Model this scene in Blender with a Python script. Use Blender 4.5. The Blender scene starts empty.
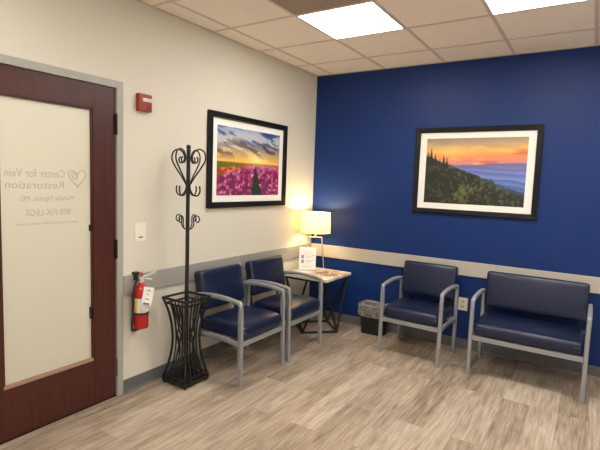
import bpy, bmesh, math, random
import numpy as np
from mathutils import Vector, Matrix
random.seed(7)
rng = np.random.default_rng(11)
S = bpy.context.scene
C = S.collection
PI = math.pi

# ------------------------------------------------------------------ colour + materials
def lin(c):
    c = [v/255.0 for v in c[:3]]
    return tuple(v/12.92 if v <= .04045 else ((v+.055)/1.055)**2.4 for v in c) + (1.0,)

def mat(name, rgb, rough=.5, metal=0.0, spec=.5, noise=0.0, nscale=8.0, bump=0.0, bscale=60.0, coat=0.0):
    m = bpy.data.materials.new(name); m.use_nodes = True
    nt = m.node_tree; b = nt.nodes['Principled BSDF']
    b.inputs['Base Color'].default_value = lin(rgb)
    b.inputs['Roughness'].default_value = rough
    b.inputs['Metallic'].default_value = metal
    b.inputs['Specular IOR Level'].default_value = spec
    b.inputs['Coat Weight'].default_value = coat
    tc = nt.nodes.new('ShaderNodeTexCoord')
    if noise > 0:
        n = nt.nodes.new('ShaderNodeTexNoise'); n.inputs['Scale'].default_value = nscale
        n.inputs['Detail'].default_value = 4
        nt.links.new(tc.outputs['Object'], n.inputs['Vector'])
        mr = nt.nodes.new('ShaderNodeMapRange')
        mr.inputs['To Min'].default_value = 1-noise; mr.inputs['To Max'].default_value = 1+noise
        nt.links.new(n.outputs['Fac'], mr.inputs['Value'])
        mx = nt.nodes.new('ShaderNodeMix'); mx.data_type = 'RGBA'; mx.blend_type = 'MULTIPLY'
        mx.inputs['Factor'].default_value = 1
        mx.inputs[6].default_value = lin(rgb)
        nt.links.new(mr.outputs['Result'], mx.inputs[7])
        nt.links.new(mx.outputs[2], b.inputs['Base Color'])
    if bump > 0:
        n2 = nt.nodes.new('ShaderNodeTexNoise'); n2.inputs['Scale'].default_value = bscale
        n2.inputs['Detail'].default_value = 3
        nt.links.new(tc.outputs['Object'], n2.inputs['Vector'])
        bp = nt.nodes.new('ShaderNodeBump'); bp.inputs['Strength'].default_value = bump
        bp.inputs['Distance'].default_value = .002
        nt.links.new(n2.outputs['Fac'], bp.inputs['Height'])
        nt.links.new(bp.outputs['Normal'], b.inputs['Normal'])
    return m

def emis(name, rgb, strength):
    m = bpy.data.materials.new(name); m.use_nodes = True
    b = m.node_tree.nodes['Principled BSDF']
    b.inputs['Base Color'].default_value = lin(rgb)
    b.inputs['Emission Color'].default_value = lin(rgb)
    b.inputs['Emission Strength'].default_value = strength
    return m

def floor_material():
    m = bpy.data.materials.new('vinyl_planks'); m.use_nodes = True
    nt = m.node_tree; N = nt.nodes; L = nt.links; b = N['Principled BSDF']
    tc = N.new('ShaderNodeTexCoord')
    mp = N.new('ShaderNodeMapping'); mp.inputs['Rotation'].default_value = (0, 0, PI/2)
    mp.inputs['Location'].default_value = (.31, .07, 0)
    L.new(tc.outputs['Object'], mp.inputs['Vector'])
    br = N.new('ShaderNodeTexBrick'); br.offset = .37; br.offset_frequency = 2
    br.inputs['Scale'].default_value = 1
    br.inputs['Brick Width'].default_value = 1.22; br.inputs['Row Height'].default_value = .18
    br.inputs['Mortar Size'].default_value = .0012; br.inputs['Mortar Smooth'].default_value = .3
    br.inputs['Color1'].default_value = (0, 0, 0, 1); br.inputs['Color2'].default_value = (1, 1, 1, 1)
    br.inputs['Mortar'].default_value = (.4, .4, .4, 1)
    L.new(mp.outputs['Vector'], br.inputs['Vector'])
    # grain, stretched along the planks, different for each plank
    sc = N.new('ShaderNodeMapping'); sc.inputs['Scale'].default_value = (1.0, .06, 1)
    L.new(tc.outputs['Object'], sc.inputs['Vector'])
    mul = N.new('ShaderNodeMath'); mul.operation = 'MULTIPLY'; mul.inputs[1].default_value = 37
    L.new(br.outputs['Color'], mul.inputs[0])
    g = N.new('ShaderNodeTexNoise'); g.noise_dimensions = '4D'; g.inputs['Scale'].default_value = 80
    g.inputs['Detail'].default_value = 6; g.inputs['Roughness'].default_value = .65
    L.new(sc.outputs['Vector'], g.inputs['Vector']); L.new(mul.outputs[0], g.inputs['W'])
    sc2 = N.new('ShaderNodeMapping'); sc2.inputs['Scale'].default_value = (1.0, .22, 1)
    L.new(tc.outputs['Object'], sc2.inputs['Vector'])
    g2 = N.new('ShaderNodeTexNoise'); g2.noise_dimensions = '4D'; g2.inputs['Scale'].default_value = 13
    g2.inputs['Detail'].default_value = 4; g2.inputs['Distortion'].default_value = .8
    L.new(sc2.outputs['Vector'], g2.inputs['Vector']); L.new(mul.outputs[0], g2.inputs['W'])
    a = N.new('ShaderNodeMath'); a.operation = 'MULTIPLY_ADD'
    L.new(g2.outputs['Fac'], a.inputs[0]); a.inputs[1].default_value = .62
    L.new(g.outputs['Fac'], a.inputs[2])
    a2 = N.new('ShaderNodeMath'); a2.operation = 'MULTIPLY_ADD'
    L.new(br.outputs['Color'], a2.inputs[0]); a2.inputs[1].default_value = .26
    L.new(a.outputs[0], a2.inputs[2])
    mr = N.new('ShaderNodeMapRange'); mr.inputs['From Min'].default_value = .64; mr.inputs['From Max'].default_value = 1.24
    L.new(a2.outputs[0], mr.inputs['Value'])
    cr = N.new('ShaderNodeValToRGB')
    e = cr.color_ramp.elements
    e[0].position = 0; e[0].color = lin(FLOOR_D)
    e[1].position = 1; e[1].color = lin(FLOOR_L)
    x = e.new(.5); x.color = lin(FLOOR_M)
    L.new(mr.outputs['Result'], cr.inputs['Fac'])
    mx = N.new('ShaderNodeMix'); mx.data_type = 'RGBA'
    mx.inputs[7].default_value = lin((138, 121, 104))
    L.new(br.outputs['Fac'], mx.inputs[0]); L.new(cr.outputs['Color'], mx.inputs[6])
    L.new(mx.outputs[2], b.inputs['Base Color'])
    b.inputs['Roughness'].default_value = .42; b.inputs['Specular IOR Level'].default_value = .35
    bp = N.new('ShaderNodeBump'); bp.inputs['Strength'].default_value = .15; bp.inputs['Distance'].default_value = .002
    L.new(g.outputs['Fac'], bp.inputs['Height']); L.new(bp.outputs['Normal'], b.inputs['Normal'])
    return m

def wood_material():
    m = bpy.data.materials.new('mahogany_veneer'); m.use_nodes = True
    nt = m.node_tree; N = nt.nodes; L = nt.links; b = N['Principled BSDF']
    tc = N.new('ShaderNodeTexCoord'); mp = N.new('ShaderNodeMapping')
    mp.inputs['Scale'].default_value = (1, 1, .08); L.new(tc.outputs['Object'], mp.inputs['Vector'])
    n = N.new('ShaderNodeTexNoise'); n.inputs['Scale'].default_value = 45; n.inputs['Detail'].default_value = 5
    L.new(mp.outputs['Vector'], n.inputs['Vector'])
    cr = N.new('ShaderNodeValToRGB')
    cr.color_ramp.elements[0].position = .3; cr.color_ramp.elements[0].color = lin((58, 20, 15))
    cr.color_ramp.elements[1].position = .75; cr.color_ramp.elements[1].color = lin((78, 29, 22))
    L.new(n.outputs['Fac'], cr.inputs['Fac']); L.new(cr.outputs['Color'], b.inputs['Base Color'])
    b.inputs['Roughness'].default_value = .38
    return m

def marble_material():
    m = bpy.data.materials.new('gold_veined_marble'); m.use_nodes = True
    nt = m.node_tree; N = nt.nodes; L = nt.links; b = N['Principled BSDF']
    tc = N.new('ShaderNodeTexCoord')
    n = N.new('ShaderNodeTexNoise'); n.inputs['Scale'].default_value = 5; n.inputs['Detail'].default_value = 6
    n.inputs['Distortion'].default_value = 2.0; n.inputs['Roughness'].default_value = .6
    L.new(tc.outputs['Object'], n.inputs['Vector'])
    ab = N.new('ShaderNodeMath'); ab.operation = 'SUBTRACT'; ab.inputs[1].default_value = .5
    L.new(n.outputs['Fac'], ab.inputs[0])
    a2 = N.new('ShaderNodeMath'); a2.operation = 'ABSOLUTE'; L.new(ab.outputs[0], a2.inputs[0])
    r1 = N.new('ShaderNodeMapRange'); r1.inputs['From Max'].default_value = .14
    r1.inputs['To Min'].default_value = 1; r1.inputs['To Max'].default_value = 0
    L.new(a2.outputs[0], r1.inputs['Value'])
    # the gold veining gathers towards the right half of the slab
    g = N.new('ShaderNodeVectorMath'); g.operation = 'DISTANCE'; g.inputs[1].default_value = (.10, .04, .6)
    L.new(tc.outputs['Object'], g.inputs[0])
    r2 = N.new('ShaderNodeMapRange'); r2.inputs['From Min'].default_value = .11; r2.inputs['From Max'].default_value = .25
    r2.inputs['To Min'].default_value = 1; r2.inputs['To Max'].default_value = .08
    L.new(g.outputs['Value'], r2.inputs['Value'])
    mu = N.new('ShaderNodeMath'); mu.operation = 'MULTIPLY'
    L.new(r1.outputs['Result'], mu.inputs[0]); L.new(r2.outputs['Result'], mu.inputs[1])
    mx = N.new('ShaderNodeMix'); mx.data_type = 'RGBA'
    mx.inputs[6].default_value = lin((236, 228, 212)); mx.inputs[7].default_value = lin((142, 96, 38))
    L.new(mu.outputs[0], mx.inputs[0]); L.new(mx.outputs[2], b.inputs['Base Color'])
    b.inputs['Roughness'].default_value = .25
    return m

def frosted_material():
    m = bpy.data.materials.new('frosted_glass'); m.use_nodes = True
    nt = m.node_tree; N = nt.nodes; L = nt.links
    for n in list(N): N.remove(n)
    o = N.new('ShaderNodeOutputMaterial')
    d = N.new('ShaderNodeBsdfDiffuse'); d.inputs['Color'].default_value = lin((222, 219, 205))
    t = N.new('ShaderNodeBsdfTranslucent'); t.inputs['Color'].default_value = lin((226, 223, 212))
    gl = N.new('ShaderNodeBsdfGlossy'); gl.inputs['Roughness'].default_value = .28
    n = N.new('ShaderNodeTexNoise'); n.inputs['Scale'].default_value = 120
    bp = N.new('ShaderNodeBump'); bp.inputs['Strength'].default_value = .04
    L.new(n.outputs['Fac'], bp.inputs['Height']); L.new(bp.outputs['Normal'], gl.inputs['Normal'])
    m1 = N.new('ShaderNodeMixShader'); m1.inputs[0].default_value = .45
    m2 = N.new('ShaderNodeMixShader'); m2.inputs[0].default_value = .05
    L.new(d.outputs[0], m1.inputs[1]); L.new(t.outputs[0], m1.inputs[2])
    L.new(m1.outputs[0], m2.inputs[1]); L.new(gl.outputs[0], m2.inputs[2])
    L.new(m2.outputs[0], o.inputs['Surface'])
    return m

def shade_material():
    m = bpy.data.materials.new('linen_shade'); m.use_nodes = True
    nt = m.node_tree; N = nt.nodes; L = nt.links
    for n in list(N): N.remove(n)
    o = N.new('ShaderNodeOutputMaterial')
    d = N.new('ShaderNodeBsdfDiffuse'); d.inputs['Color'].default_value = lin((240, 232, 205))
    t = N.new('ShaderNodeBsdfTranslucent'); t.inputs['Color'].default_value = lin((226, 198, 132))
    w = N.new('ShaderNodeTexNoise'); w.inputs['Scale'].default_value = 90
    bp = N.new('ShaderNodeBump'); bp.inputs['Strength'].default_value = .1
    L.new(w.outputs['Fac'], bp.inputs['Height']); L.new(bp.outputs['Normal'], d.inputs['Normal'])
    m1 = N.new('ShaderNodeMixShader'); m1.inputs[0].default_value = .36
    L.new(d.outputs[0], m1.inputs[1]); L.new(t.outputs[0], m1.inputs[2])
    L.new(m1.outputs[0], o.inputs['Surface'])
    return m

def clear_material(name, rgb, alpha, rough=.1, wrinkle=0.0):
    m = bpy.data.materials.new(name); m.use_nodes = True
    nt = m.node_tree; N = nt.nodes; L = nt.links
    for n in list(N): N.remove(n)
    o = N.new('ShaderNodeOutputMaterial')
    t = N.new('ShaderNodeBsdfTransparent'); t.inputs['Color'].default_value = (1, 1, 1, 1)
    p = N.new('ShaderNodeBsdfPrincipled'); p.inputs['Base Color'].default_value = lin(rgb); p.inputs['Roughness'].default_value = rough
    mx = N.new('ShaderNodeMixShader')
    fac = alpha
    if wrinkle:
        n = N.new('ShaderNodeTexNoise'); n.inputs['Scale'].default_value = 13; n.inputs['Detail'].default_value = 2
        n.inputs['Distortion'].default_value = 1.5
        mr = N.new('ShaderNodeMapRange'); mr.inputs['From Min'].default_value = .35; mr.inputs['From Max'].default_value = .68
        mr.inputs['To Min'].default_value = max(alpha-wrinkle, 0); mr.inputs['To Max'].default_value = min(1, alpha+wrinkle)
        tc = N.new('ShaderNodeTexCoord'); L.new(tc.outputs['Object'], n.inputs['Vector'])
        L.new(n.outputs['Fac'], mr.inputs['Value']); L.new(mr.outputs['Result'], mx.inputs[0])
    else:
        mx.inputs[0].default_value = fac
    L.new(t.outputs[0], mx.inputs[1]); L.new(p.outputs[0], mx.inputs[2]); L.new(mx.outputs[0], o.inputs['Surface'])
    return m

def painted_material(name, rough=.35, coat=.25):
    m = bpy.data.materials.new(name); m.use_nodes = True
    nt = m.node_tree; b = nt.nodes['Principled BSDF']
    a = nt.nodes.new('ShaderNodeVertexColor'); a.layer_name = 'Col'
    nt.links.new(a.outputs['Color'], b.inputs['Base Color'])
    b.inputs['Roughness'].default_value = rough; b.inputs['Coat Weight'].default_value = coat
    b.inputs['Coat Roughness'].default_value = .06
    return m

def ceiling_material(name, rgb):
    m = mat(name, rgb, .9, spec=.2)
    nt = m.node_tree; N = nt.nodes; L = nt.links; b = N['Principled BSDF']
    tc = N.new('ShaderNodeTexCoord')
    v = N.new('ShaderNodeTexNoise'); v.inputs['Scale'].default_value = 160; v.inputs['Detail'].default_value = 2
    L.new(tc.outputs['Object'], v.inputs['Vector'])
    mr = N.new('ShaderNodeMapRange'); mr.inputs['From Min'].default_value = .3; mr.inputs['From Max'].default_value = .5
    mr.inputs['To Min'].default_value = .86; mr.inputs['To Max'].default_value = 1.0
    L.new(v.outputs['Fac'], mr.inputs['Value'])
    mx = N.new('ShaderNodeMix'); mx.data_type = 'RGBA'; mx.blend_type = 'MULTIPLY'; mx.inputs['Factor'].default_value = 1
    mx.inputs[6].default_value = lin(rgb); L.new(mr.outputs['Result'], mx.inputs[7]); L.new(mx.outputs[2], b.inputs['Base Color'])
    return m

FLOOR_D, FLOOR_M, FLOOR_L = (112, 96, 81), (168, 151, 132), (205, 190, 171)
M = dict(
    cream=mat('cream_wall_paint', (216, 211, 197), .55, spec=.3, noise=.02, nscale=2, bump=.05, bscale=220),
    blue=mat('navy_wall_paint', (8, 44, 106), .48, spec=.32, noise=.03, nscale=2, bump=.08, bscale=220),
    white_wall=mat('white_wall_paint', (240, 237, 230), .6, noise=.02, nscale=2),
    floor=floor_material(),
    tile=ceiling_material('acoustic_tile', (250, 240, 230)),
    darktile=ceiling_material('dark_ceiling_panel', (168, 152, 140)),
    tbar=mat('ceiling_grid_paint', (214, 200, 188), .5, noise=.02),
    light_frame=mat('fixture_white', (232, 228, 220), .4, noise=.01),
    panel=emis('lit_diffuser', (255, 250, 242), 21.0),
    hall_panel=emis('hall_diffuser', (255, 249, 238), 24.0),
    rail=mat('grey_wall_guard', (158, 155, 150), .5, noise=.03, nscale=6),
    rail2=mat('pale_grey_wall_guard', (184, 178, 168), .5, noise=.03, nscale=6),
    base=mat('grey_vinyl_base', (100, 99, 100), .5, noise=.04, nscale=10),
    wood=wood_material(),
    dframe=mat('grey_door_frame_paint', (164, 163, 157), .4, noise=.02),
    frost=frosted_material(),
    letter=mat('grey_film_letters', (186, 180, 160), .6, noise=.02),
    lit_bead=mat('glazing_bead', (160, 126, 108), .3, noise=.08, nscale=30),  # bottom bead only: light reflecting off the wooden ledge, painted in as paler colour
    bronze=mat('dark_bronze_metal', (52, 40, 34), .35, metal=.7, noise=.05),
    steel=mat('brushed_hinge_metal', (120, 112, 104), .35, metal=.8, noise=.05),
    vinyl=mat('navy_vinyl', (17, 28, 58), .31, spec=.5, noise=.06, nscale=5, bump=.12, bscale=350),
    silver=mat('silver_frame_paint', (152, 155, 159), .36, metal=.3, noise=.03, nscale=12),
    black=mat('black_iron', (20, 19, 19), .45, noise=.1, nscale=20),
    tableblk=mat('black_table_frame', (24, 24, 27), .4, noise=.08),
    marble=marble_material(),
    frame=mat('black_picture_frame', (13, 13, 14), .45, spec=.3, noise=.08, nscale=20),
    matboard=mat('white_mat_board', (240, 238, 232), .8, noise=.01),
    print=painted_material('printed_photograph'),
    red=mat('red_enamel', (172, 16, 20), .25, noise=.04, coat=.4),
    alarmred=mat('red_plastic', (146, 46, 32), .4, noise=.03),
    lens=mat('clear_strobe_lens', (205, 190, 182), .15, noise=.12, nscale=60),
    white=mat('white_plastic', (236, 230, 214), .35, noise=.01),
    paper=mat('white_paper', (244, 242, 238), .7, noise=.01),
    ink=mat('grey_ink', (150, 150, 156), .7, noise=.05),
    paleink=mat('pale_grey_ink', (196, 196, 198), .7, noise=.03),
    darkink=mat('dark_ink', (60, 58, 62), .7, noise=.05),
    yellow=mat('yellow_label', (222, 186, 74), .5, noise=.05),
    lblwhite=mat('label_white', (225, 222, 212), .5, noise=.06, nscale=90),
    chrome=mat('chrome', (214, 210, 202), .3, metal=.35, noise=.03),
    lampmetal=mat('brushed_nickel', (214, 206, 188), .3, metal=.4, noise=.03),
    shade=shade_material(),
    bulb=emis('warm_bulb', (255, 214, 150), 4.0),
    binblk=mat('black_bin_plastic', (22, 22, 24), .45, noise=.06),
    liner=clear_material('clear_plastic_liner', (200, 192, 180), .40, .12, .14),
    acrylic=clear_material('clear_acrylic', (235, 238, 240), .10, .05),
    slot=mat('dark_slot', (40, 36, 32), .5, noise=.05),
    outletface=mat('ivory_outlet', (226, 212, 186), .4, noise=.02),
)

# ------------------------------------------------------------------ geometry helpers
def obj(name, bm, m, parent=None, loc=None, smooth=False, rot=None):
    me = bpy.data.meshes.new(name); bm.normal_update(); bm.to_mesh(me); bm.free()
    ms = m if isinstance(m, (list, tuple)) else [m]
    for k in ms: me.materials.append(k)
    if smooth:
        for p in me.polygons: p.use_smooth = True
    o = bpy.data.objects.new(name, me); C.objects.link(o)
    if parent is not None: o.parent = parent
    if loc is not None: o.location = loc
    if rot is not None: o.rotation_euler = rot
    return o

def smooth_angle(o, deg=40):
    me = o.data
    for p in me.polygons: p.use_smooth = True
    try: me.set_sharp_from_angle(angle=math.radians(deg))
    except Exception: pass
    return o

def thing(name, label, cat, loc=(0, 0, 0), rotz=0, group=None):
    o = bpy.data.objects.new(name, None); C.objects.link(o)
    o.empty_display_size = .1
    o.location = loc; o.rotation_euler = (0, 0, rotz)
    o['label'] = label; o['category'] = cat
    if group: o['group'] = group
    return o

def tag(o, label, cat, group=None):
    o['label'] = label; o['category'] = cat
    if group: o['group'] = group
    return o

def struct(name, bm, m, parent=None):
    o = obj(name, bm, m, parent)
    if parent is None: o['kind'] = 'structure'
    return o

def box(bm, x0, x1, y0, y1, z0, z1, bev=0, mi=0):
    t = bmesh.new()
    bmesh.ops.create_cube(t, size=1)
    for v in t.verts:
        v.co = Vector((x0+(v.co.x+.5)*(x1-x0), y0+(v.co.y+.5)*(y1-y0), z0+(v.co.z+.5)*(z1-z0)))
    if bev:
        bmesh.ops.bevel(t, geom=t.edges[:], offset=bev, segments=2, affect='EDGES', profile=.7)
    join(bm, t, mi)

def join(bm, t, mi=0):
    mp = {}
    for v in t.verts: mp[v] = bm.verts.new(v.co)
    for f in t.faces:
        try:
            nf = bm.faces.new([mp[v] for v in f.verts]); nf.material_index = mi
        except ValueError: pass
    t.free()

def BX(*a, **k):
    bm = bmesh.new(); box(bm, *a, **k); return bm

def catmull(pts, n=6):
    P = [Vector(p) for p in pts]; out = []
    for i in range(len(P)-1):
        p0 = P[i-1] if i > 0 else P[i]*2-P[i+1]
        p1, p2 = P[i], P[i+1]
        p3 = P[i+2] if i+2 < len(P) else P[i+1]*2-P[i]
        for k in range(n):
            t = k/n
            out.append(.5*((2*p1)+(-p0+p2)*t+(2*p0-5*p1+4*p2-p3)*t*t+(-p0+3*p1-3*p2+p3)*t**3))
    out.append(P[-1]); return out

def sweep(bm, path, prof, closed=False, ref=None, cap=True):
    """prof: 2-D points in (side, normal) axes; ref: fixed side axis for planar paths."""
    P = [Vector(p) for p in path]; n = len(P); rings = []
    up = None
    for i, p in enumerate(P):
        if closed: a, c = P[(i-1) % n], P[(i+1) % n]
        else: a, c = P[max(i-1, 0)], P[min(i+1, n-1)]
        d1 = (p-a).normalized() if (p-a).length > 1e-9 else (c-p).normalized()
        d2 = (c-p).normalized() if (c-p).length > 1e-9 else d1
        t = (d1+d2).normalized()
        sc = 1/max(.5, math.sqrt(max(.01, (1+d1.dot(d2))/2)))
        if ref is not None:
            s = Vector(ref).normalized(); nn = t.cross(s).normalized()
            rings.append([bm.verts.new(p+s*u+nn*v*sc) for u, v in prof])
        else:
            if up is None:
                up = Vector((0, 0, 1)) if abs(t.z) < .9 else Vector((1, 0, 0))
            s = t.cross(up).normalized(); nn = s.cross(t).normalized(); up = nn
            rings.append([bm.verts.new(p+s*u+nn*v) for u, v in prof])
    k = len(prof)
    for i in range(n if closed else n-1):
        A, B = rings[i], rings[(i+1) % n]
        for j in range(k):
            bm.faces.new((A[j], A[(j+1) % k], B[(j+1) % k], B[j]))
    if cap and not closed:
        bm.faces.new(rings[0][::-1]); bm.faces.new(rings[-1])
    bmesh.ops.recalc_face_normals(bm, faces=bm.faces[:])

def circ(r, n=10): return [(r*math.cos(2*PI*i/n), r*math.sin(2*PI*i/n)) for i in range(n)]
def rectp(w, h, c=.004):
    a, b = w/2, h/2
    return [(-a+c, -b), (a-c, -b), (a, -b+c), (a, b-c), (a-c, b), (-a+c, b), (-a, b-c), (-a, -b+c)]

def tube(path, r, n=8, closed=False):
    bm = bmesh.new(); sweep(bm, path, circ(r, n), closed); return bm
def add_tube(bm, path, r, n=8, closed=False):
    t = bmesh.new(); sweep(t, path, circ(r, n), closed); join(bm, t)
def bar(path, w, h, c=.003, ref=None, closed=False):
    bm = bmesh.new(); sweep(bm, path, rectp(w, h, c), closed, ref); return bm

def lathe(bm, prof, cx=0, cy=0, n=28, mi=0, cap=True):
    rings = []
    for r, z in prof:
        rings.append([bm.verts.new((cx+r*math.cos(2*PI*i/n), cy+r*math.sin(2*PI*i/n), z)) for i in range(n)])
    for a, b in zip(rings[:-1], rings[1:]):
        for i in range(n):
            f = bm.faces.new((a[i], a[(i+1) % n], b[(i+1) % n], b[i])); f.material_index = mi
    if cap:
        bm.faces.new(rings[0][::-1]).material_index = mi; bm.faces.new(rings[-1]).material_index = mi

def LT(prof, cx=0, cy=0, n=28, cap=True):
    bm = bmesh.new(); lathe(bm, prof, cx, cy, n, 0, cap); return bm

def cushion(w, d, h, r, cuts=13, fn=None):
    """rounded upholstered block centred on the origin"""
    bm = bmesh.new(); bmesh.ops.create_cube(bm, size=1)
    bmesh.ops.subdivide_edges(bm, edges=bm.edges[:], cuts=cuts, use_grid_fill=True)
    H = Vector((w/2, d/2, h/2))
    for v in bm.verts:
        p = Vector([math.sin(PI*max(-.5, min(.5, c)))*k for c, k in zip(v.co, H)])
        inn = Vector([max(-k+r, min(k-r, c)) for c, k in zip(p, H)])
        dd = p-inn
        if dd.length > 1e-9: p = inn+dd.normalized()*r
        if fn: p = fn(p)
        v.co = p
    return bm

def text_mesh(s, size, spacing=1.0, ext=.0006, align='LEFT'):
    cu = bpy.data.curves.new('lettering', 'FONT'); cu.body = s; cu.size = size
    cu.space_character = spacing; cu.extrude = ext; cu.align_x = align; cu.resolution_u = 3
    o = bpy.data.objects.new('lettering', cu); C.objects.link(o)
    dg = bpy.context.evaluated_depsgraph_get()
    me = bpy.data.meshes.new_from_object(o.evaluated_get(dg))
    bpy.data.objects.remove(o); bpy.data.curves.remove(cu)
    bm = bmesh.new(); bm.from_mesh(me); bpy.data.meshes.remove(me)
    return bm

# ------------------------------------------------------------------ the room
H = 2.742
GX, GY, T = .198, -.459, .6096
X1, Y0 = 4.30, -5.70           # right wall and the wall behind the viewpoint
RT, RB, BH = .852, .715, .095  # wall guard top / bottom, base height
DY1, DY0, DZ = -2.526, -3.535, 2.172   # outer edges of the door frame
WT = .12

bm = bmesh.new(); box(bm, -1.9, X1, Y0, 0, -.08, 0); struct('floor', bm, M['floor'])
bm = bmesh.new(); box(bm, 0, X1, Y0, 0, H, H+.06); ceil = struct('ceiling', bm, M['tile'])
bm = bmesh.new()
for k in range(0, 8):
    x = GX+T*k
    if x < X1: box(bm, x-.012, x+.012, Y0, 0, H-.004, H+.001)
for k in range(0, 10):
    y = GY-T*k
    if y > Y0: box(bm, 0, X1, y-.012, y+.012, H-.0045, H+.001)
box(bm, 0, .018, Y0, 0, H-.006, H); box(bm, 0, X1, -.018, 0, H-.006, H)
obj('ceiling_grid', bm, M['tbar'], ceil)
bm = bmesh.new()
box(bm, -WT, 0, DY1-.03, 0, 0, H+.06); box(bm, -WT, 0, Y0, DY0+.03, 0, H+.06); box(bm, -WT, 0, DY0+.03, DY1-.03, DZ-.03, H+.06)
struct('wall_left', bm, M['cream'])
bm = bmesh.new(); box(bm, -WT, X1+WT, 0, WT, -.08, H+.06); struct('wall_back', bm, M['blue'])
bm = bmesh.new(); box(bm, X1, X1+WT, Y0, 0, -.08, H+.06); struct('wall_right', bm, M['white_wall'])
bm = bmesh.new(); box(bm, -WT, X1+WT, Y0-WT, Y0, -.08, H+.06); struct('wall_front', bm, M['white_wall'])
# corridor on the far side of the door (its light comes through the frosted glass)
bm = bmesh.new()
box(bm, -1.9, -1.8, Y0, 0, 0, H); box(bm, -1.8, -WT, Y0-.1, Y0, 0, H); box(bm, -1.8, -WT, 0, .1, 0, H); box(bm, -1.8, -WT, Y0, 0, 2.6, 2.7)
struct('wall_corridor', bm, M['white_wall'])

def base_prof(bm, a, b, nrm):
    """vinyl cove base from a to b on the floor, nrm = into the room"""
    t = bmesh.new(); n = Vector(nrm)
    prof = [(0, 0), (.016, 0), (.012, .004), (.007, .014), (.006, BH-.006), (.003, BH), (0, BH)]
    A = [t.verts.new(Vector(a)+n*u+Vector((0, 0, v))) for u, v in prof]
    B = [t.verts.new(Vector(b)+n*u+Vector((0, 0, v))) for u, v in prof]
    for i in range(len(prof)): t.faces.new((A[i], A[(i+1) % 7], B[(i+1) % 7], B[i]))
    t.faces.new(A); t.faces.new(B[::-1]); bmesh.ops.recalc_face_normals(t, faces=t.faces[:]); join(bm, t)
bm = bmesh.new(); base_prof(bm, (0, DY1, 0), (0, 0, 0), (1, 0, 0)); base_prof(bm, (0, Y0, 0), (0, DY0, 0), (1, 0, 0)); struct('baseboard_left', bm, M['base'])
bm = bmesh.new(); base_prof(bm, (0, 0, 0), (X1, 0, 0), (0, -1, 0)); struct('baseboard_back', bm, M['base'])
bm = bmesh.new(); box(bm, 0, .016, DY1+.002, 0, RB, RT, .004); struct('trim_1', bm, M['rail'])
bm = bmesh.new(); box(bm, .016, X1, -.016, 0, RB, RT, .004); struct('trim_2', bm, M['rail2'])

# ------------------------------------------------------------------ door
door = bpy.data.objects.new('door_1', None); C.objects.link(door); door['kind'] = 'structure'
FW = .047
bm = bmesh.new()
box(bm, -WT-.01, .014, DY1-FW, DY1, 0, DZ, .003); box(bm, -WT-.01, .014, DY0, DY0+FW, 0, DZ, .003)
box(bm, -WT-.01, .014, DY0+FW, DY1-FW, DZ-FW, DZ, .003)
obj('door_frame', bm, M['dframe'], door)
ly1, ly0, lz0, lz1 = DY1-FW-.003, DY0+FW+.003, .006, DZ-FW-.003
gy1, gy0, gz0, gz1 = -2.738, -3.296, .308, 1.968
bm = bmesh.new(); XF = -.002
box(bm, XF-.045, XF, gy1, ly1, lz0, lz1, .002); box(bm, XF-.045, XF, ly0, gy0, lz0, lz1, .002)
box(bm, XF-.045, XF, gy0, gy1, lz0, gz0, .002); box(bm, XF-.045, XF, gy0, gy1, gz1, lz1, .002)
leaf = obj('door_leaf', bm, M['wood'], door)
bm = bmesh.new(); w = .010
box(bm, XF-.026, XF-.006, gy0, gy0+w, gz0, gz1); box(bm, XF-.026, XF-.006, gy1-w, gy1, gz0, gz1)
box(bm, XF-.026, XF-.006, gy0, gy1, gz1-w, gz1)
obj('glazing_bead', bm, M['wood'], door)
obj('glazing_sill', BX(XF-.026, XF-.003, gy0+.0005, gy1-.0005, gz0+.0005, gz0+.022, .004), M['lit_bead'], door)
bm = BX(XF-.026, XF-.020, gy0+.004, gy1-.004, gz0+.004, gz1-.004)
glass = obj('frosted_pane', bm, M['frost'], door)
for z0, z1 in ((1.185, 1.225), (.60, .68)):
    obj('glass_clip', BX(XF-.020, XF-.002, gy1-.022, gy1-.001, z0, z1, .002), M['bronze'], door)
for z0, z1 in ((1.82, 1.957), (.985, 1.115), (.155, .275)):
    bm = bmesh.new()
    lathe(bm, [(.0085, z0), (.0085, z1)], .008, ly1+.001, 12)
    box(bm, -.004, .004, ly1-.012, ly1+.016, z0, z1, .001)
    obj('hinge', bm, M['steel'] if z0 < .5 else M['bronze'], door)
bm = BX(XF-.03, XF+.004, ly0, ly1, .001, .012, .001); obj('door_sweep', bm, M['bronze'], door)

# reversed lettering on the far side of the frosted glass, seen through it
def glass_text(s, y_right, y_left, z, size, name='lettering', bold=0):
    t = text_mesh(s, size)
    xs = [v.co.x for v in t.verts]; x0, x1 = min(xs), max(xs)
    y_right += .024; y_left += .032
    k = (y_right-y_left)/(x1-x0)
    bm = bmesh.new()
    for v in t.verts: v.co = Vector((XF-.0195+(v.co.z)*.5, y_right-(v.co.x-x0)*k, z+v.co.y))
    join(bm, t)
    bmesh.ops.recalc_face_normals(bm, faces=bm.faces[:])
    return obj(name, bm, M['letter'], glass)
glass_text('Center for Vein', -2.940, -3.290, 1.523, .068)
glass_text('Restoration', -2.945, -3.290, 1.457, .062)
glass_text('Michelle Nguyen, MD', -2.885, -3.210, 1.385, .042)
glass_text('800-FIX-LEGS', -2.905, -3.180, 1.298, .052)
glass_text('www.centerforvein.com', -2.855, -3.232, 1.243, .026)
hx = lambda a, b, pts: [Vector((XF-.0185, a+p[0], b+p[1])) for p in pts]
bm = bmesh.new()
add_tube(bm, catmull(hx(-2.838, 1.525, [(.0, -.055), (.035, -.02), (.058, .015), (.050, .042), (.026, .046), (.004, .022), (-.002, .0)])), .0028, 5)
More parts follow.
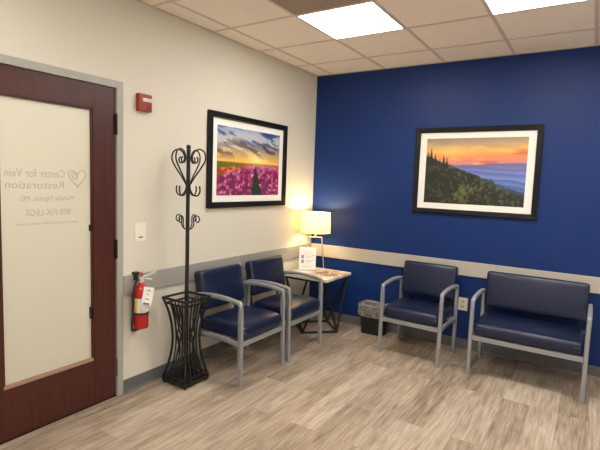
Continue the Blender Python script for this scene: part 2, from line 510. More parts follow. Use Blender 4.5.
add_tube(bm, catmull(hx(-2.838, 1.525, [(.012, -.06), (-.02, -.03), (-.05, .008), (-.054, .036), (-.032, .046), (-.008, .03), (.004, .002), (-.012, -.012), (-.03, .006)])), .0028, 5)
add_tube(bm, catmull(hx(-2.838, 1.525, [(-.036, .03), (-.018, .034), (-.012, .016), (-.028, .01), (-.036, .03)])), .002, 5)
obj('heart_emblem', bm, M['letter'], glass)

# ------------------------------------------------------------------ ceiling lights and dark panel
def ceiling_light(cx, cy, label, m=None, group='recessed ceiling light panels', z=H):
    t = thing('ceiling_light', label, 'light', (cx, cy, z), 0, group)
    a = T/2-.012; bm = bmesh.new(); f = .006
    box(bm, -a, a, -a, -a+f, -.006, .02); box(bm, -a, a, a-f, a, -.006, .02)
    box(bm, -a, -a+f, -a+f, a-f, -.006, .02); box(bm, a-f, a, -a+f, a-f, -.006, .02)
    obj('frame', bm, M['light_frame'], t)
    obj('diffuser', BX(-a+f, a-f, -a+f, a-f, -.003, .004), m or M['panel'], t)
    return t
cellx = lambda i: GX+T*(i+.5)
celly = lambda j: GY-T*(j+.5)
ceiling_light(cellx(1), celly(1), 'lit square ceiling panel left of centre, whole within view')
ceiling_light(cellx(3), celly(1), 'lit square ceiling panel nearest the top right corner of the view')
for i, j in ((1, 5), (3, 5), (5, 1), (5, 5)):
    ceiling_light(cellx(i), celly(j), 'lit square ceiling panel in the part of the room behind the viewpoint')
t = thing('ceiling_panel', 'dark grey-brown ceiling panel beside the lit left light panel', 'ceiling panel', (cellx(1), celly(2), H))
a = T/2-.012
bm = bmesh.new(); box(bm, -a, a, -a, -a+.02, -.005, .01); box(bm, -a, a, a-.02, a, -.005, .01)
box(bm, -a, -a+.02, -a+.02, a-.02, -.005, .01); box(bm, a-.02, a, -a+.02, a-.02, -.005, .01)
obj('frame', bm, M['darktile'], t); obj('face_plate', BX(-a+.02, a-.02, -a+.02, a-.02, -.003, .006), M['darktile'], t)
# corridor lights
for y in (-1.6, -3.0, -4.4):
    ceiling_light(-1.0, y, 'lit ceiling panel in the corridor beyond the frosted door', M['hall_panel'], 'corridor ceiling lights', 2.60)

# ------------------------------------------------------------------ seating
def make_seat(name, W, label, cat, group, loc, rotz):
    """front faces local -y; legs at +-.2225 in y"""
    t = thing(name, label, cat, loc, rotz, group)
    fy, ry, lw, ld = -.2225, .2225, .030, .036
    xo = W/2-lw/2
    for s in (-1, 1):
        obj('leg', bar([(s*xo, fy-.008, 0), (s*xo, fy, .60)], lw, ld, .005, (1, 0, 0)), M['silver'], t)
        obj('leg', bar([(s*xo, ry+.006, 0), (s*xo, ry, .60)], lw, ld, .005, (1, 0, 0)), M['silver'], t)
        # arm: corner, low arch, corner
        pts = [(fy, .598), (fy, .630), (fy+.002, .638), (fy+.009, .644)]
        for k in range(1, 12):
            u = k/12; y = fy+.009+(ry-fy-.018)*u
            pts.append((y, .644+.018*math.sin(PI*u)**.9+.006*u))
        pts += [(ry-.009, .650), (ry-.002, .643), (ry, .634), (ry, .598)]
        ap = bmesh.new(); sweep(ap, [(s*xo, y, z-.012) for y, z in pts], rectp(lw+.002, .032, .006), False, (1, 0, 0))
        smooth_angle(obj('armrest', ap, M['silver'], t), 50)
        rp = []
        for k in range(11):
            u = k/10; rp.append((s*xo, fy+.016+(ry-fy-.032)*u, .320+.014*math.sin(PI*u)))
        smooth_angle(obj('side_rail', bar(rp, .022, .038, .004, (1, 0, 0)), M['silver'], t), 50)
    xi = W/2-lw
    obj('front_rail', BX(-xi, xi, fy-.012, fy+.012, .300, .340, .004), M['silver'], t)
    obj('rear_rail', BX(-xi, xi, ry-.012, ry+.012, .300, .340, .004), M['silver'], t)
    # cushions
    sw, sd, sh = W-2*lw-.008, .430, .112
    def fs(p):
        u, v = p.x/(sw/2), p.y/(sd/2)
        if p.z > 0:
            p.z += .016*(1-u*u)*(1-v*v*.8)
            if v < -.2: p.z -= .012*((-v-.2)/.8)**2
        if v < 0: p.y -= .010*(1-u**4)*(1-abs(p.z)/(sh/2)*.6)
        return p
    o = obj('seat', cushion(sw, sd, sh, .030, 15, fs), M['vinyl'], t, (0, -.022, .343+sh/2), True)
    bw, bh, bt = W-2*lw+.004, .318, .082
    def fb(p):
        u, v = p.x/(bw/2), p.z/(bh/2)
        if p.y < 0: p.y -= .012*(1-u*u)*(1-v*v)
        p.y += .012*u*u
        return p
    obj('backrest', cushion(bw, bt, bh, .026, 15, fb), M['vinyl'], t, (0, .222, .657), True, (math.radians(-10), 0, 0))
    for s in (-1, 1):
        obj('back_bracket', bar([(s*(xi-.05), ry-.002, .32), (s*(xi-.05), ry+.026, .47), (s*(xi-.05), ry+.066, .70)], .03, .010, .002, (1, 0, 0)), M['black'], t)
    return t
chair = make_seat('armchair', .576, 'navy padded armchair with silver frame, standing just right of the black coat rack', 'chair', 'navy waiting room armchairs', (.365, -1.664, 0), PI/2)
def dup(root, loc, rotz, label):
    r = root.copy(); C.objects.link(r); r.location = loc; r.rotation_euler = (0, 0, rotz); r['label'] = label
    for ch in list(root.children):
        c = ch.copy(); C.objects.link(c); c.parent = r
        for g in ch.children:
            d = g.copy(); C.objects.link(d); d.parent = c
    return r
dup(chair, (.365, -1.029, 0), PI/2, 'navy padded armchair with silver frame, against the cream wall beside the lamp table')
dup(chair, (1.432, -.378, 0), math.radians(-2), 'navy padded armchair with silver frame, against the blue wall beside the wastebasket')
make_seat('wide_armchair', .845, 'extra-wide navy padded armchair with silver frame, at right under the mountain picture', 'chair', None, (2.357, -.385, 0), 0)

# ------------------------------------------------------------------ side table
TZ = .608
tcx, tcy = .333, -.400
tb = thing('side_table', 'square side table with gold-veined marble top and black geometric metal frame', 'table', (tcx, tcy, 0))
hs = .265
obj('table_top', BX(-hs, hs, -hs, hs, TZ-.028, TZ, .004), M['marble'], tb)
top = [(-.235, -.235), (.235, -.235), (.235, .235), (-.235, .235)]
bc = [(-.01, -.245), (.255, .03), (-.02, .285), (-.285, .03)]
bc = [(0, -.26), (.26, .0), (0, .26), (-.26, .0)]
bc = [(x-.02, y+.035) for x, y in bc]
obj('top_frame', bar([(x, y, TZ-.040) for x, y in top], .022, .022, .003, None, True), M['tableblk'], tb)
obj('base_frame', bar([(x, y, .012) for x, y in bc], .024, .024, .003, None, True), M['tableblk'], tb)
for i in range(4):
    b = bc[i]
    for j in (i, (i+1) % 4):
        obj('leg', bar([(b[0], b[1], .015), (top[j][0], top[j][1], TZ-.042)], .020, .020, .003), M['tableblk'], tb)

# ------------------------------------------------------------------ lamp
lx, ly = .207, -.258
lamp = thing('table_lamp', 'lit table lamp with cream drum shade and open nickel frame', 'lamp', (lx, ly, TZ), math.radians(33))
bm = tube([(-.105, 0, .006), (.105, 0, .006), (.072, 0, .345), (.066, 0, .353), (-.066, 0, .353), (-.072, 0, .345)], .0065, 8, True)
obj('frame', bm, M['lampmetal'], lamp)
obj('foot', BX(-.112, .112, -.022, .022, 0, .006, .002), M['lampmetal'], lamp)
bm = LT([(.010, .350), (.013, .356), (.013, .385), (.018, .39), (.018, .435), (.012, .44)], n=14); obj('socket', bm, M['lampmetal'], lamp, smooth=False)
bm = LT([(.010, .44), (.014, .450), (.026, .475), (.028, .490), (.020, .510), (.008, .518)], n=18); obj('bulb', bm, M['bulb'], lamp, smooth=True)
bm = bmesh.new(); z0, z1, r0, r1 = .405, .620, .163, .156
lathe(bm, [(r0, z0), (r1, z1)], n=48, cap=False)
shade = obj('lamp_shade', bm, M['shade'], lamp, smooth=True)
for z, r in ((z0, r0), (z1, r1)):
    bm = bmesh.new(); add_tube(bm, [(r*math.cos(2*PI*i/48), r*math.sin(2*PI*i/48), z) for i in range(48)], .0022, 6, True); obj('shade_ring', bm, M['white'], shade)
bm = bmesh.new()
for k in range(3):
    an = k*2*PI/3+.3
    add_tube(bm, [(.014*math.cos(an), .014*math.sin(an), z0+.02), (r0*math.cos(an), r0*math.sin(an), z0+.002)], .0018, 6)
obj('shade_spider', bm, M['white'], shade)
ld = bpy.data.lights.new('lamp_bulb_light', 'POINT'); ld.energy = 11.5; ld.color = (1, .76, .44); ld.shadow_soft_size = .03
lo = bpy.data.objects.new('lamp_bulb_light', ld); C.objects.link(lo); lo.location = (lx, ly, TZ+.556)

# ------------------------------------------------------------------ sign on the table
sg = thing('sign_holder', 'clear acrylic stand holding a white printed notice on the side table', 'sign', (.188, -.372, TZ), math.radians(33))
sw, sh = .180, .250; lean = math.radians(-7)
bm = bmesh.new(); box(bm, -sw/2-.004, sw/2+.004, -.003, .003, 0.002, sh+.006)
ac = obj('acrylic_sheet', bm, M['acrylic'], sg, rot=(lean, 0, 0))
bm = BX(-sw/2-.004, sw/2+.004, .0, .040, 0, .003); obj('acrylic_foot', bm, M['acrylic'], sg)
pp = obj('printed_notice', BX(-sw/2, sw/2, -.0042, -.0032, .006, sh), M['paper'], sg, rot=(lean, 0, 0))
for x0, x1, z0, z1 in ((-.066, -.038, .128, .164), (-.066, -.038, .078, .114), (.052, .066, .158, .168)):
    obj('grey_symbol', BX(x0, x1, -.0050, -.0040, z0, z1), M['ink'], pp)
bm = bmesh.new()
for z, x0, x1 in ((.196, -.045, .05), (.182, -.03, .04), (.152, -.02, .045), (.142, -.02, .06), (.132, -.02, .03), (.106, -.02, .055), (.096, -.02, .06), (.086, -.02, .035), (.045, -.055, .055), (.034, -.04, .04)):
    box(bm, x0, x1, -.0048, -.004, z, z+.004)
obj('print_lines', bm, M['paleink'], pp)

# ------------------------------------------------------------------ wastebasket and liner
bx, by = .885, -.128
wb = thing('wastebasket', 'small black rectangular wastebasket on the floor by the blue wall', 'bin', (bx, by, 0))
def frustum(bm, levels, r=.02, n=5):
    rings = []
    for (hx_, hy_, z) in levels:
        ring = []
        for sx, sy, a0 in ((1, 1, 0), (-1, 1, PI/2), (-1, -1, PI), (1, -1, 1.5*PI)):
            for k in range(n):
                a = a0+PI/2*k/(n-1)
                ring.append(bm.verts.new((sx*(hx_-r)+r*math.cos(a), sy*(hy_-r)+r*math.sin(a), z)))
        rings.append(ring)
    for A, B in zip(rings[:-1], rings[1:]):
        m_ = len(A)
        for i in range(m_): bm.faces.new((A[i], A[(i+1) % m_], B[(i+1) % m_], B[i]))
    return rings
bm = bmesh.new()
rg = frustum(bm, [(.116, .068, 0), (.138, .088, .285), (.143, .093, .287), (.143, .093, .297), (.136, .086, .297), (.134, .084, .28), (.113, .065, .006)])
bm.faces.new(rg[0][::-1]); bm.faces.new(rg[-1])
obj('bin_body', bm, M['binblk'], wb)
# clear bag folded over the rim: skirt outside, rolled crumpled edge, sagging inside
bm = bmesh.new(); n = 84; rings = []
lv = [(.132, .100, .188, .006), (.137, .105, .22, .010), (.134, .102, .26, .008), (.138, .106, .298, .006), (.133, .100, .316, .006), (.122, .090, .318, .006),
      (.110, .078, .30, .008), (.100, .070, .26, .012), (.088, .058, .20, .012), (.07, .045, .17, .01)]
for li, (ax, ay, z, j) in enumerate(lv):
    ring = []
    for i in range(n):
        a = 2*PI*i/n
        ca, sa = math.cos(a), math.sin(a)
        e = .35
        px = (ax+.018)*math.copysign(abs(ca)**e, ca); py = ay*math.copysign(abs(sa)**e, sa)
        q = j*(math.sin(a*9+li*.9)+.7*math.sin(a*17+li*1.7)+.15*rng.normal())*.45
        k = 1+max(q, -.012 if li > 3 else -.002)/.12
        ring.append(bm.verts.new((px*k, max(py*k, -.2) if py < 0 else min(py*k, .108), z+.5*j*math.sin(a*5+li)+.12*j*rng.normal())))
    rings.append(ring)
for A, B in zip(rings[:-1], rings[1:]):
    for i in range(n): bm.faces.new((A[i], A[(i+1) % n], B[(i+1) % n], B[i]))
bm.faces.new(rings[-1])
tag(obj('bin_liner', bm, M['liner'], None, (bx, by, 0)), 'crumpled clear plastic bag folded over the rim of the black wastebasket', 'bag')

# ------------------------------------------------------------------ coat rack with umbrella basket
cr = thing('coat_rack', 'black wrought iron coat rack with scrolled heart top and umbrella basket', 'coat rack', (.197, -2.107, 0), math.radians(0))
BL = M['black']
obj('pole', LT([(.016, .03), (.016, .66), (.0145, .67), (.0145, 1.745), (.017, 1.748), (.017, 1.756), (.010, 1.76)], n=14), BL, cr)
obj('finial', LT([(.004, 1.757), (.014, 1.763), (.018, 1.775), (.014, 1.787), (.004, 1.793)], n=14), BL, cr, smooth=True)
A0 = math.radians(11)
def radial(pts, an, r, name):
    p3 = [(q*math.cos(an), q*math.sin(an), z) for q, z in pts]
    p3 = catmull(p3, 5)
    return smooth_angle(obj(name, tube(p3, r, 7), BL, cr), 60)
for k in range(4):
    an = A0+k*PI/2
    radial([(.014, 1.495), (.055, 1.555), (.115, 1.63), (.147, 1.685), (.138, 1.735), (.100, 1.758), (.058, 1.745), (.034, 1.705), (.044, 1.668), (.072, 1.662), (.083, 1.688), (.070, 1.703)], an, .0058, 'heart_scroll')
    radial([(.014, 1.500), (.022, 1.460), (.050, 1.425), (.085, 1.425), (.104, 1.455), (.100, 1.492)], an, .0058, 'coat_hook')
    radial([(.013, 1.170), (.036, 1.178), (.054, 1.205), (.052, 1.245), (.066, 1.272), (.094, 1.270), (.104, 1.244), (.088, 1.226), (.072, 1.237), (.078, 1.254)], an, .0045, 'small_scroll')
hw = lambda z: .122-.052*max(0, 1-((z-.345)/.31)**2)
zt, zb = .655, .045
sq = lambda h, z: [(-h, -h, z), (h, -h, z), (h, h, z), (-h, h, z)]
obj('basket_rim', bar(sq(hw(zt), zt), 0.018, .016, .002, None, True), BL, cr)
obj('inner_ring', bar(sq(hw(.615)-.004, .615), .013, .013, .002, None, True), BL, cr)
obj('lower_ring', bar(sq(hw(.065), .065), .010, .012, .002, None, True), BL, cr)
bm = bmesh.new(); box(bm, -.124, .124, -.124, .124, .012, .040, .004)
for sx in (-1, 1):
    for sy in (-1, 1): lathe(bm, [(.012, 0), (.012, .014)], sx*.108, sy*.108, 10)
obj('base_tray', bm, BL, cr)
zs = [zb+(zt-zb)*i/14 for i in range(15)]
for sx in (-1, 1):
    for sy in (-1, 1):
        obj('corner_post', bar([(sx*hw(z), sy*hw(z), z) for z in zs], .0145, .0145, .002), BL, cr)
for k in range(4):
    R = Matrix.Rotation(k*PI/2, 3, 'Z')
    P = lambda s, z: R @ Vector((s*hw(z), -hw(z), z))
    for s in (-1, 1):
        obj('rod', tube([P(s*.48, z) for z in zs if z < .64], .0052, 6), BL, cr)
        # centre rods bow apart into a small diamond at the waist
        dp = [P(s*.16, .615), P(s*.16, .50), P(0, .435)*1.0, P(s*.34, .365), P(0, .295), P(s*.16, .23), P(s*.16, .06)]
        obj('diamond_rod', tube(dp, .0055, 6), BL, cr)

# ------------------------------------------------------------------ fire extinguisher and its bracket
ex, ey = .088, -2.436
bm = bmesh.new()
box(bm, -.001, .010, ey-.012, ey+.030, .440, .870, .003)
box(bm, .006, .032, ey-.020, ey+.040, .440, .530, .003)
box(bm, .006, .034, ey-.010, ey+.036, .812, .868, .003)
br = thing('extinguisher_bracket', 'black wall bracket behind the red fire extinguisher', 'bracket', (0, 0, 0))
obj('back_plate', bm, M['slot'], br)
fe = thing('fire_extinguisher', 'red fire extinguisher hanging on the cream wall between door and coat rack', 'fire extinguisher', (ex, ey, 0))
obj('cylinder', LT([(.040, .479), (.050, .483), (.0525, .490), (.0525, .735), (.050, .757), (.042, .777), (.028, .790), (.018, .796), (.018, .808)], n=32), M['red'], fe, smooth=False)
for p in fe.children[0].data.polygons: p.use_smooth = True
bm = bmesh.new(); sweep(bm, [(.0545*math.cos(a), .0545*math.sin(a), .588) for a in [2*PI*i/40 for i in range(40)]], rectp(.003, .014, .001), True)
obj('strap', bm, M['slot'], fe)
def patch(a0, a1, z0, z1, r=.0531, n=14):
    bm = bmesh.new(); lo_, hi = [], []
    for i in range(n):
        a = a0+(a1-a0)*i/(n-1)
        lo_.append(bm.verts.new((r*math.cos(a), r*math.sin(a), z0))); hi.append(bm.verts.new((r*math.cos(a), r*math.sin(a), z1)))
    for i in range(n-1): bm.faces.new((lo_[i], lo_[i+1], hi[i+1], hi[i]))
    return bm
D = math.radians
lb = obj('label', patch(D(-115), D(55), .600, .700), M['lblwhite'], fe)
obj('yellow_stripe', patch(D(-95), D(-62), .602, .698, .0535), M['yellow'], lb)
bm = bmesh.new()
for z in (.612, .640, .668): join(bm, patch(D(-84), D(-74), z, z+.014, .0539, 4))
for z in (.606, .616, .630, .648, .662, .676, .688): join(bm, patch(D(-45), D(-45+random.uniform(40, 80)), z, z+.004, .0538, 8))
obj('label_print', bm, M['ink'], lb)
obj('valve', LT([(.016, .806), (.020, .812), (.020, .838), (.013, .842), (.013, .858)], n=16), M['chrome'], fe)
bm = bmesh.new(); sweep(bm, [(.0, -.02, .852), (.02, .030, .850), (.038, .070, .868), (.046, .092, .880)], rectp(.020, .011, .002)); obj('lever', bm, M['chrome'], fe)
bm = bmesh.new(); sweep(bm, [(.0, .0, .838), (.02, .030, .832), (.034, .066, .822)], rectp(.018, .009, .002)); obj('carry_handle', bm, M['chrome'], fe)
bm = bmesh.new(); lathe(bm, [(.004, 0), (.015, .002), (.015, .012), (.004, .014)], 0, 0, 16)
obj('gauge', bm, M['alarmred'], fe, (.028, -.020, .868), False, (0, D(60), D(-45)))
bm = bmesh.new(); sweep(bm, catmull([(.0, -.018, .828), (.004, -.045, .815), (.0, -.060, .76), (-.004, -.061, .66), (-.004, -.060, .56), (-.004, -.058, .52)], 5), circ(.0075, 8)); obj('hose', bm, M['slot'], fe)
bm = bmesh.new(); box(bm, -.001, .001, -.034, .034, -.125, 0, .0)
tg = obj('inspection_tag', bm, M['paper'], fe, (.072, .014, .780), False, (D(-10), D(-4), D(-40)))
for z, w_ in ((-.022, .014), (-.05, .006), (-.082, .012), (-.112, .022)):
    obj('tag_print', BX(-.0016, .0016, -w_, w_, z-(.010 if z < -.1 else .005), z), M['darkink'], tg)

# ------------------------------------------------------------------ small wall fittings
fa = thing('fire_alarm', 'red fire alarm strobe high on the cream wall beside the door', 'alarm', (0, -2.362, 2.062))
obj('housing', BX(-.001, .038, -.055, .055, -.060, .060, .008), M['alarmred'], fa)
obj('strobe_lens', BX(.036, .048, -.030, .050, .004, .030, .005), M['lens'], fa)
bm = bmesh.new()
for k in range(3): box(bm, .036, .0395, .008, .046, -.026-.010*k, -.021-.010*k)
obj('horn_slots', bm, M['slot'], fa)

ls = thing('light_switch', 'ivory dimmer light switch on the cream wall right of the door', 'switch', (0, -2.376, 1.153))
obj('cover_plate', BX(0, .006, -.046, .046, -.066, .066, .002), M['white'], ls)
obj('rocker', BX(.005, .009, -.017, .017, -.024, .034, .002), M['white'], ls)
obj('slider', BX(.005, .009, -.018, .018, -.042, -.034, .001), M['slot'], ls)

ol = thing('power_outlet', 'white duplex power outlet on the blue wall between the two right seats', 'outlet', (1.735, 0, .437))
obj('cover_plate', BX(-.046, .046, -.006, 0, -.062, .062, .002), M['white'], ol)
for z in (-.024, .024):
    so = obj('socket', BX(-.018, .018, -.009, -.005, z-.016, z+.016, .003), M['outletface'], ol)
    bm = bmesh.new(); box(bm, -.008, -.005, -.0098, -.0085, z-.006, z+.007); box(bm, .005, .008, -.0098, -.0085, z-.006, z+.007)
    obj('slots', bm, M['slot'], so)

# ------------------------------------------------------------------ pictures
def vnoise(nx, ny, fx, fy, seed, octs=4):
    r = np.random.default_rng(seed); out = np.zeros((ny, nx)); amp = 1; tot = 0
    for o in range(octs):
        gx, gy = int(fx*2**o)+2, int(fy*2**o)+2
        g = r.random((gy, gx))
        xs = np.linspace(0, gx-1.001, nx); ys = np.linspace(0, gy-1.001, ny)
        xi, yi = xs.astype(int), ys.astype(int); xf, yf = xs-xi, ys-yi
        xf = xf*xf*(3-2*xf); yf = yf*yf*(3-2*yf)
        a = g[yi][:, xi]*(1-xf)+g[yi][:, xi+1]*xf; b = g[yi+1][:, xi]*(1-xf)+g[yi+1][:, xi+1]*xf
        out += amp*(a*(1-yf[:, None])+b*yf[:, None]); tot += amp; amp *= .55
    return out/tot
def mixc(a, b, t): return a*(1-t[..., None])+b*t[..., None]
def col(*c): return np.array(c, float)
def sstep(a, b, x):
    t = np.clip((x-a)/(b-a), 0, 1); return t*t*(3-2*t)
def ramp(stops, t):
    xs = [s[0] for s in stops]
    return np.stack([np.interp(t, xs, [s[1][k] for s in stops]) for k in range(3)], -1)

def tulips(nx, ny):
    """v = 0 at the top; sunset sky over pink and orange tulip rows running to a vanishing point"""
    u, v = np.meshgrid(np.linspace(0, 1, nx), np.linspace(0, 1, ny))
    sky = ramp([(0, (40, 72, 132)), (.14, (70, 98, 150)), (.28, (150, 140, 136)), (.40, (204, 164, 100)), (.50, (246, 192, 78))], v)
    cl = vnoise(nx, ny, 4, 11, 57, 5); cl2 = vnoise(nx, ny, 5, 13, 58, 4)
    iy = np.clip((np.arange(ny)[:, None]-(np.arange(nx)[None, :]*.22).astype(int)) % ny, 0, ny-1); cl = cl[iy, np.arange(nx)[None, :]]; cl2 = cl2[iy, np.arange(nx)[None, :]]
    c = sstep(.42, .58, cl+.25*(cl2-.5))*sstep(.5, .1, np.abs(v-.22))
    sky = mixc(sky, ramp([(0, (226, 226, 232)), (.25, (218, 206, 192)), (.45, (240, 190, 110))], v), c*.75)
    sky = mixc(sky, col(78, 66, 62), sstep(.48, .62, cl2)*sstep(.10, .26, v)*sstep(.5, .34, v)*.75)
    glow = np.exp(-(((u-.60)/.16)**2+((v-.46)/.09)**2)); sky = mixc(sky, col(255, 232, 150), np.clip(glow, 0, 1)*.95)
    hz = .515
    d = np.clip((v-hz)/(1-hz), 1e-3, 1)
    vx = .585
    lat = (u-vx)/d                       # lateral position on the field
    n1 = vnoise(nx, ny, 24, 24, 5, 3); n2 = vnoise(nx, ny, 44, 44, 6, 2)
    rows = .5+.5*np.sin(lat*26+n1*2)
    pink = mixc(np.broadcast_to(col(122, 22, 78), u.shape+(3,)), col(240, 112, 184), sstep(.40, .62, n1*.6+n2*.4))
    pink = mixc(pink, col(52, 44, 40), sstep(.50, .66, n2)*.75*d**.4)
    pink = mixc(pink, col(246, 168, 204), sstep(.62, .74, n1)*.6)
    pink = mixc(pink, col(120, 40, 74), rows*.30)
    far = mixc(pink, col(206, 116, 150), sstep(.3, .0, d)*.8)
    orange = mixc(np.broadcast_to(col(150, 66, 30), u.shape+(3,)), col(226, 130, 66), sstep(.35, .7, n1))
    field = mixc(far, orange, sstep(-1.0, -1.7, lat+.6*(n1-.5))*sstep(.8, .35, d))
    green = np.broadcast_to(col(92, 112, 42), u.shape+(3,))
    field = mixc(field, green, sstep(-2.6, -3.6, lat)*sstep(.42, .2, d)*.9)
    path = sstep(.115, .07, np.abs(lat-.02)+.05*(n1-.5))
    field = mixc(field, mixc(np.broadcast_to(col(26, 40, 26), u.shape+(3,)), col(58, 78, 40), n2), path)
    img = np.where((v < hz)[..., None], sky, field)
    img = mixc(img, col(100, 82, 48), np.exp(-((v-hz)/.010)**2)*.7)
    img = mixc(img, col(232, 184, 96), np.exp(-(((u-.6)/.2)**2+((v-.52)/.03)**2))*.55)
    return np.clip(img, 0, 255)

def mountains(nx, ny):
    """sunset over hazy blue ridges, dark forested slope falling from upper left"""
    u, v = np.meshgrid(np.linspace(0, 1, nx), np.linspace(0, 1, ny))
    sky = ramp([(0, (150, 132, 112)), (.10, (190, 158, 118)), (.2, (228, 170, 100)), (.28, (232, 142, 82)), (.36, (214, 132, 126)), (.5, (180, 140, 170))], v+.04*(u-.5))
    cl = vnoise(nx, ny, 3, 14, 21, 4)
    sky = mixc(sky, col(252, 196, 96), sstep(.52, .7, cl)*sstep(.05, .18, v)*.7)
    sky = mixc(sky, col(196, 92, 64), sstep(.54, .7, vnoise(nx, ny, 2, 16, 22, 3))*sstep(.12, .25, v)*.7)
    sky = mixc(sky, col(140, 118, 104), sstep(.5, .68, vnoise(nx, ny, 2, 6, 24, 3))*sstep(.16, .02, v)*.6)
    sky = mixc(sky, col(250, 206, 110), np.exp(-(((u-.25)/.2)**2+((v-.2)/.07)**2))*.6)
    img = sky
    rn = lambda s, a, f: a*(vnoise(nx, 2, f, 1, s, 4)[0]-.5)[None, :]
    for (b, sl, amp, f, top_, bot_, s) in ((.395, -.03, .05, 6, (110, 98, 140), (126, 132, 190), 31), (.44, .01, .06, 5, (92, 104, 168), (142, 158, 212), 32),
                                     (.50, .06, .06, 5, (80, 100, 170), (134, 156, 214), 33), (.58, .10, .07, 4, (72, 96, 164), (120, 146, 206), 34), (.66, .14, .06, 5, (66, 90, 150), (98, 124, 186), 35)):
        line = b+sl*(u-.5)+rn(s, amp, f)
        m = sstep(-.004, .006, v-line); k = np.clip((v-line)/.12, 0, 1)
        img = mixc(img, mixc(np.broadcast_to(col(*top_), u.shape+(3,)), col(*bot_), k), m)
    rough = rn(41, .03, 40)+rn(42, .05, 14)
    slope = .26+.55*u
    line = slope+rough
    n = vnoise(nx, ny, 38, 26, 44, 4)*.6+vnoise(nx, ny, 9, 6, 47, 3)*.4
    forest = mixc(np.broadcast_to(col(24, 30, 24), u.shape+(3,)), col(84, 90, 58), sstep(.42, .72, n))
    forest = mixc(forest, col(110, 104, 62), np.exp(-(((u-.42)/.20)**2+((v-.80)/.16)**2))*sstep(.4, .62, n)*.7)
    forest = mixc(forest, col(60, 76, 110), sstep(.12, .0, v-line)*sstep(.45, .8, u)*.8)
    forest = mixc(forest, col(18, 22, 24), sstep(.30, .0, u)*.45)
    img = mixc(img, forest, sstep(-.005, .008, v-line))
    tree = np.zeros_like(u)
    for cx, top_, w_, bot in ((.055, .13, .030, .42), (.02, .17, .03, .42), (.10, .22, .025, .42), (.19, .24, .028, .46), (.225, .28, .022, .45), (.40, .46, .025, .62), (.15, .30, .02, .42)):
        k = np.clip((v-top_)/(bot-top_), 0, 1)
        tree = np.maximum(tree, ((np.abs(u-cx) < w_*k*(.7+.5*np.sin(v*150+cx*40)**2)) & (v > top_) & (v < bot)).astype(float))
    img = mixc(img, col(30, 32, 30), tree*.92)
    return np.clip(img, 0, 255)

def print_mesh(img, w, h):
    """a flat grid in local x (to the right) and z (up), one colour per vertex"""
    ny, nx = img.shape[:2]
    xs = np.linspace(-w/2, w/2, nx); zs = np.linspace(h/2, -h/2, ny)
    X, Z = np.meshgrid(xs, zs)
    co = np.stack([X, np.zeros_like(X), Z], -1).reshape(-1, 3)
    idx = np.arange(nx*ny).reshape(ny, nx)
    f = np.stack([idx[:-1, :-1], idx[1:, :-1], idx[1:, 1:], idx[:-1, 1:]], -1).reshape(-1, 4)
    me = bpy.data.meshes.new('print'); me.from_pydata(co.tolist(), [], f.tolist())
    c = img.reshape(-1, 3)/255.0
    c = np.where(c <= .04045, c/12.92, ((c+.055)/1.055)**2.4)
    at = me.color_attributes.new('Col', 'FLOAT_COLOR', 'POINT')
    at.data.foreach_set('color', np.concatenate([c, np.ones((len(c), 1))], 1).astype(np.float32).ravel())
    me.materials.append(M['print']); return me

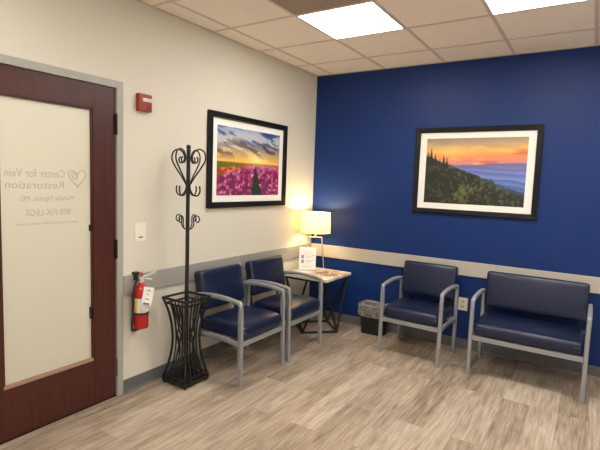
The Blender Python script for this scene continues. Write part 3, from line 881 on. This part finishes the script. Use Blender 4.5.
def picture(label, loc, rotz, W, Hh, fw, mx, mz, img, tilt=0):
    t = thing('framed_picture', label, 'picture', loc, rotz)
    t.rotation_euler = (0, tilt, rotz)
    bm = bmesh.new(); a, b = W/2, Hh/2
    pr = [(-fw/2, 0), (fw/2, 0), (fw/2, .026), (fw/2-.006, .032), (-fw/2+.008, .028), (-fw/2, .020)]
    A, B = a-fw/2, b-fw/2
    # mitred frame: four rails
    def rail(o0, o1, i0, i1):
        v = [bm.verts.new(p) for p in (*o0, *o1, *i0, *i1)]
    outer = [(-a, -b), (a, -b), (a, b), (-a, b)]; inner = [(-a+fw, -b+fw), (a-fw, -b+fw), (a-fw, b-fw), (-a+fw, b-fw)]
    lay = []
    for pts, y in ((outer, -.001), (outer, -.030), ([(x*(1-.006/a), z*(1-.006/b)) for x, z in outer], -.034), ([(x+math.copysign(.006, x), z+math.copysign(.006, z)) for x, z in inner], -.030), (inner, -.024), (inner, -.006)):
        lay.append([bm.verts.new((x, y, z)) for x, z in pts])
    for P, Q in zip(lay[:-1], lay[1:]):
        for i in range(4): bm.faces.new((P[i], P[(i+1) % 4], Q[(i+1) % 4], Q[i]))
    for i in range(4): bm.faces.new((lay[-1][i], lay[-1][(i+1) % 4], lay[0][(i+1) % 4], lay[0][i]))
    bmesh.ops.recalc_face_normals(bm, faces=bm.faces[:])
    obj('frame', bm, M['frame'], t)
    obj('mat_board', BX(-a+fw-.002, a-fw+.002, -.010, -.005, -b+fw-.002, b-fw+.002), M['matboard'], t)
    pm = print_mesh(img, W-2*fw-2*mx, Hh-2*fw-2*mz)
    p = bpy.data.objects.new('print', pm); C.objects.link(p); p.parent = t; p.location = (0, -.0112, 0)
    return t
picture('black framed photograph of pink tulip rows under a sunset sky, on the cream wall', (0, -1.157, 1.709), PI/2, 1.128, .810, .050, .062, .057, tulips(170, 130))
picture('black framed photograph of hazy blue mountains at sunset, on the blue wall', (1.747, 0, 1.706), 0, 1.122, .826, .046, .064, .056, mountains(190, 130))

# ------------------------------------------------------------------ world, camera, view
w = bpy.data.worlds.new('room_air'); S.world = w; w.use_nodes = True
w.node_tree.nodes['Background'].inputs[0].default_value = (1, .95, .88, 1)
w.node_tree.nodes['Background'].inputs[1].default_value = .05
cam = bpy.data.cameras.new('camera'); co = bpy.data.objects.new('camera', cam); C.objects.link(co)
cam.sensor_width = 36; cam.sensor_fit = 'HORIZONTAL'; cam.lens = 457.31/600*36
f = Vector((-0.53742275, 0.83815703, -0.09311055)); r = Vector((0.83946375, 0.54223608, 0.03578608)); u = Vector((-0.08048225, 0.05893068, 0.99501245))
R = Matrix((r, u, -f)).transposed()
co.matrix_world = Matrix.Translation((2.728, -4.5059, 1.5485)) @ R.to_4x4()
cam.clip_start = .05
S.camera = co
S.view_settings.view_transform = 'Standard'
S.view_settings.look = 'None'
S.view_settings.exposure = 0.04
S.view_settings.gamma = 1.0
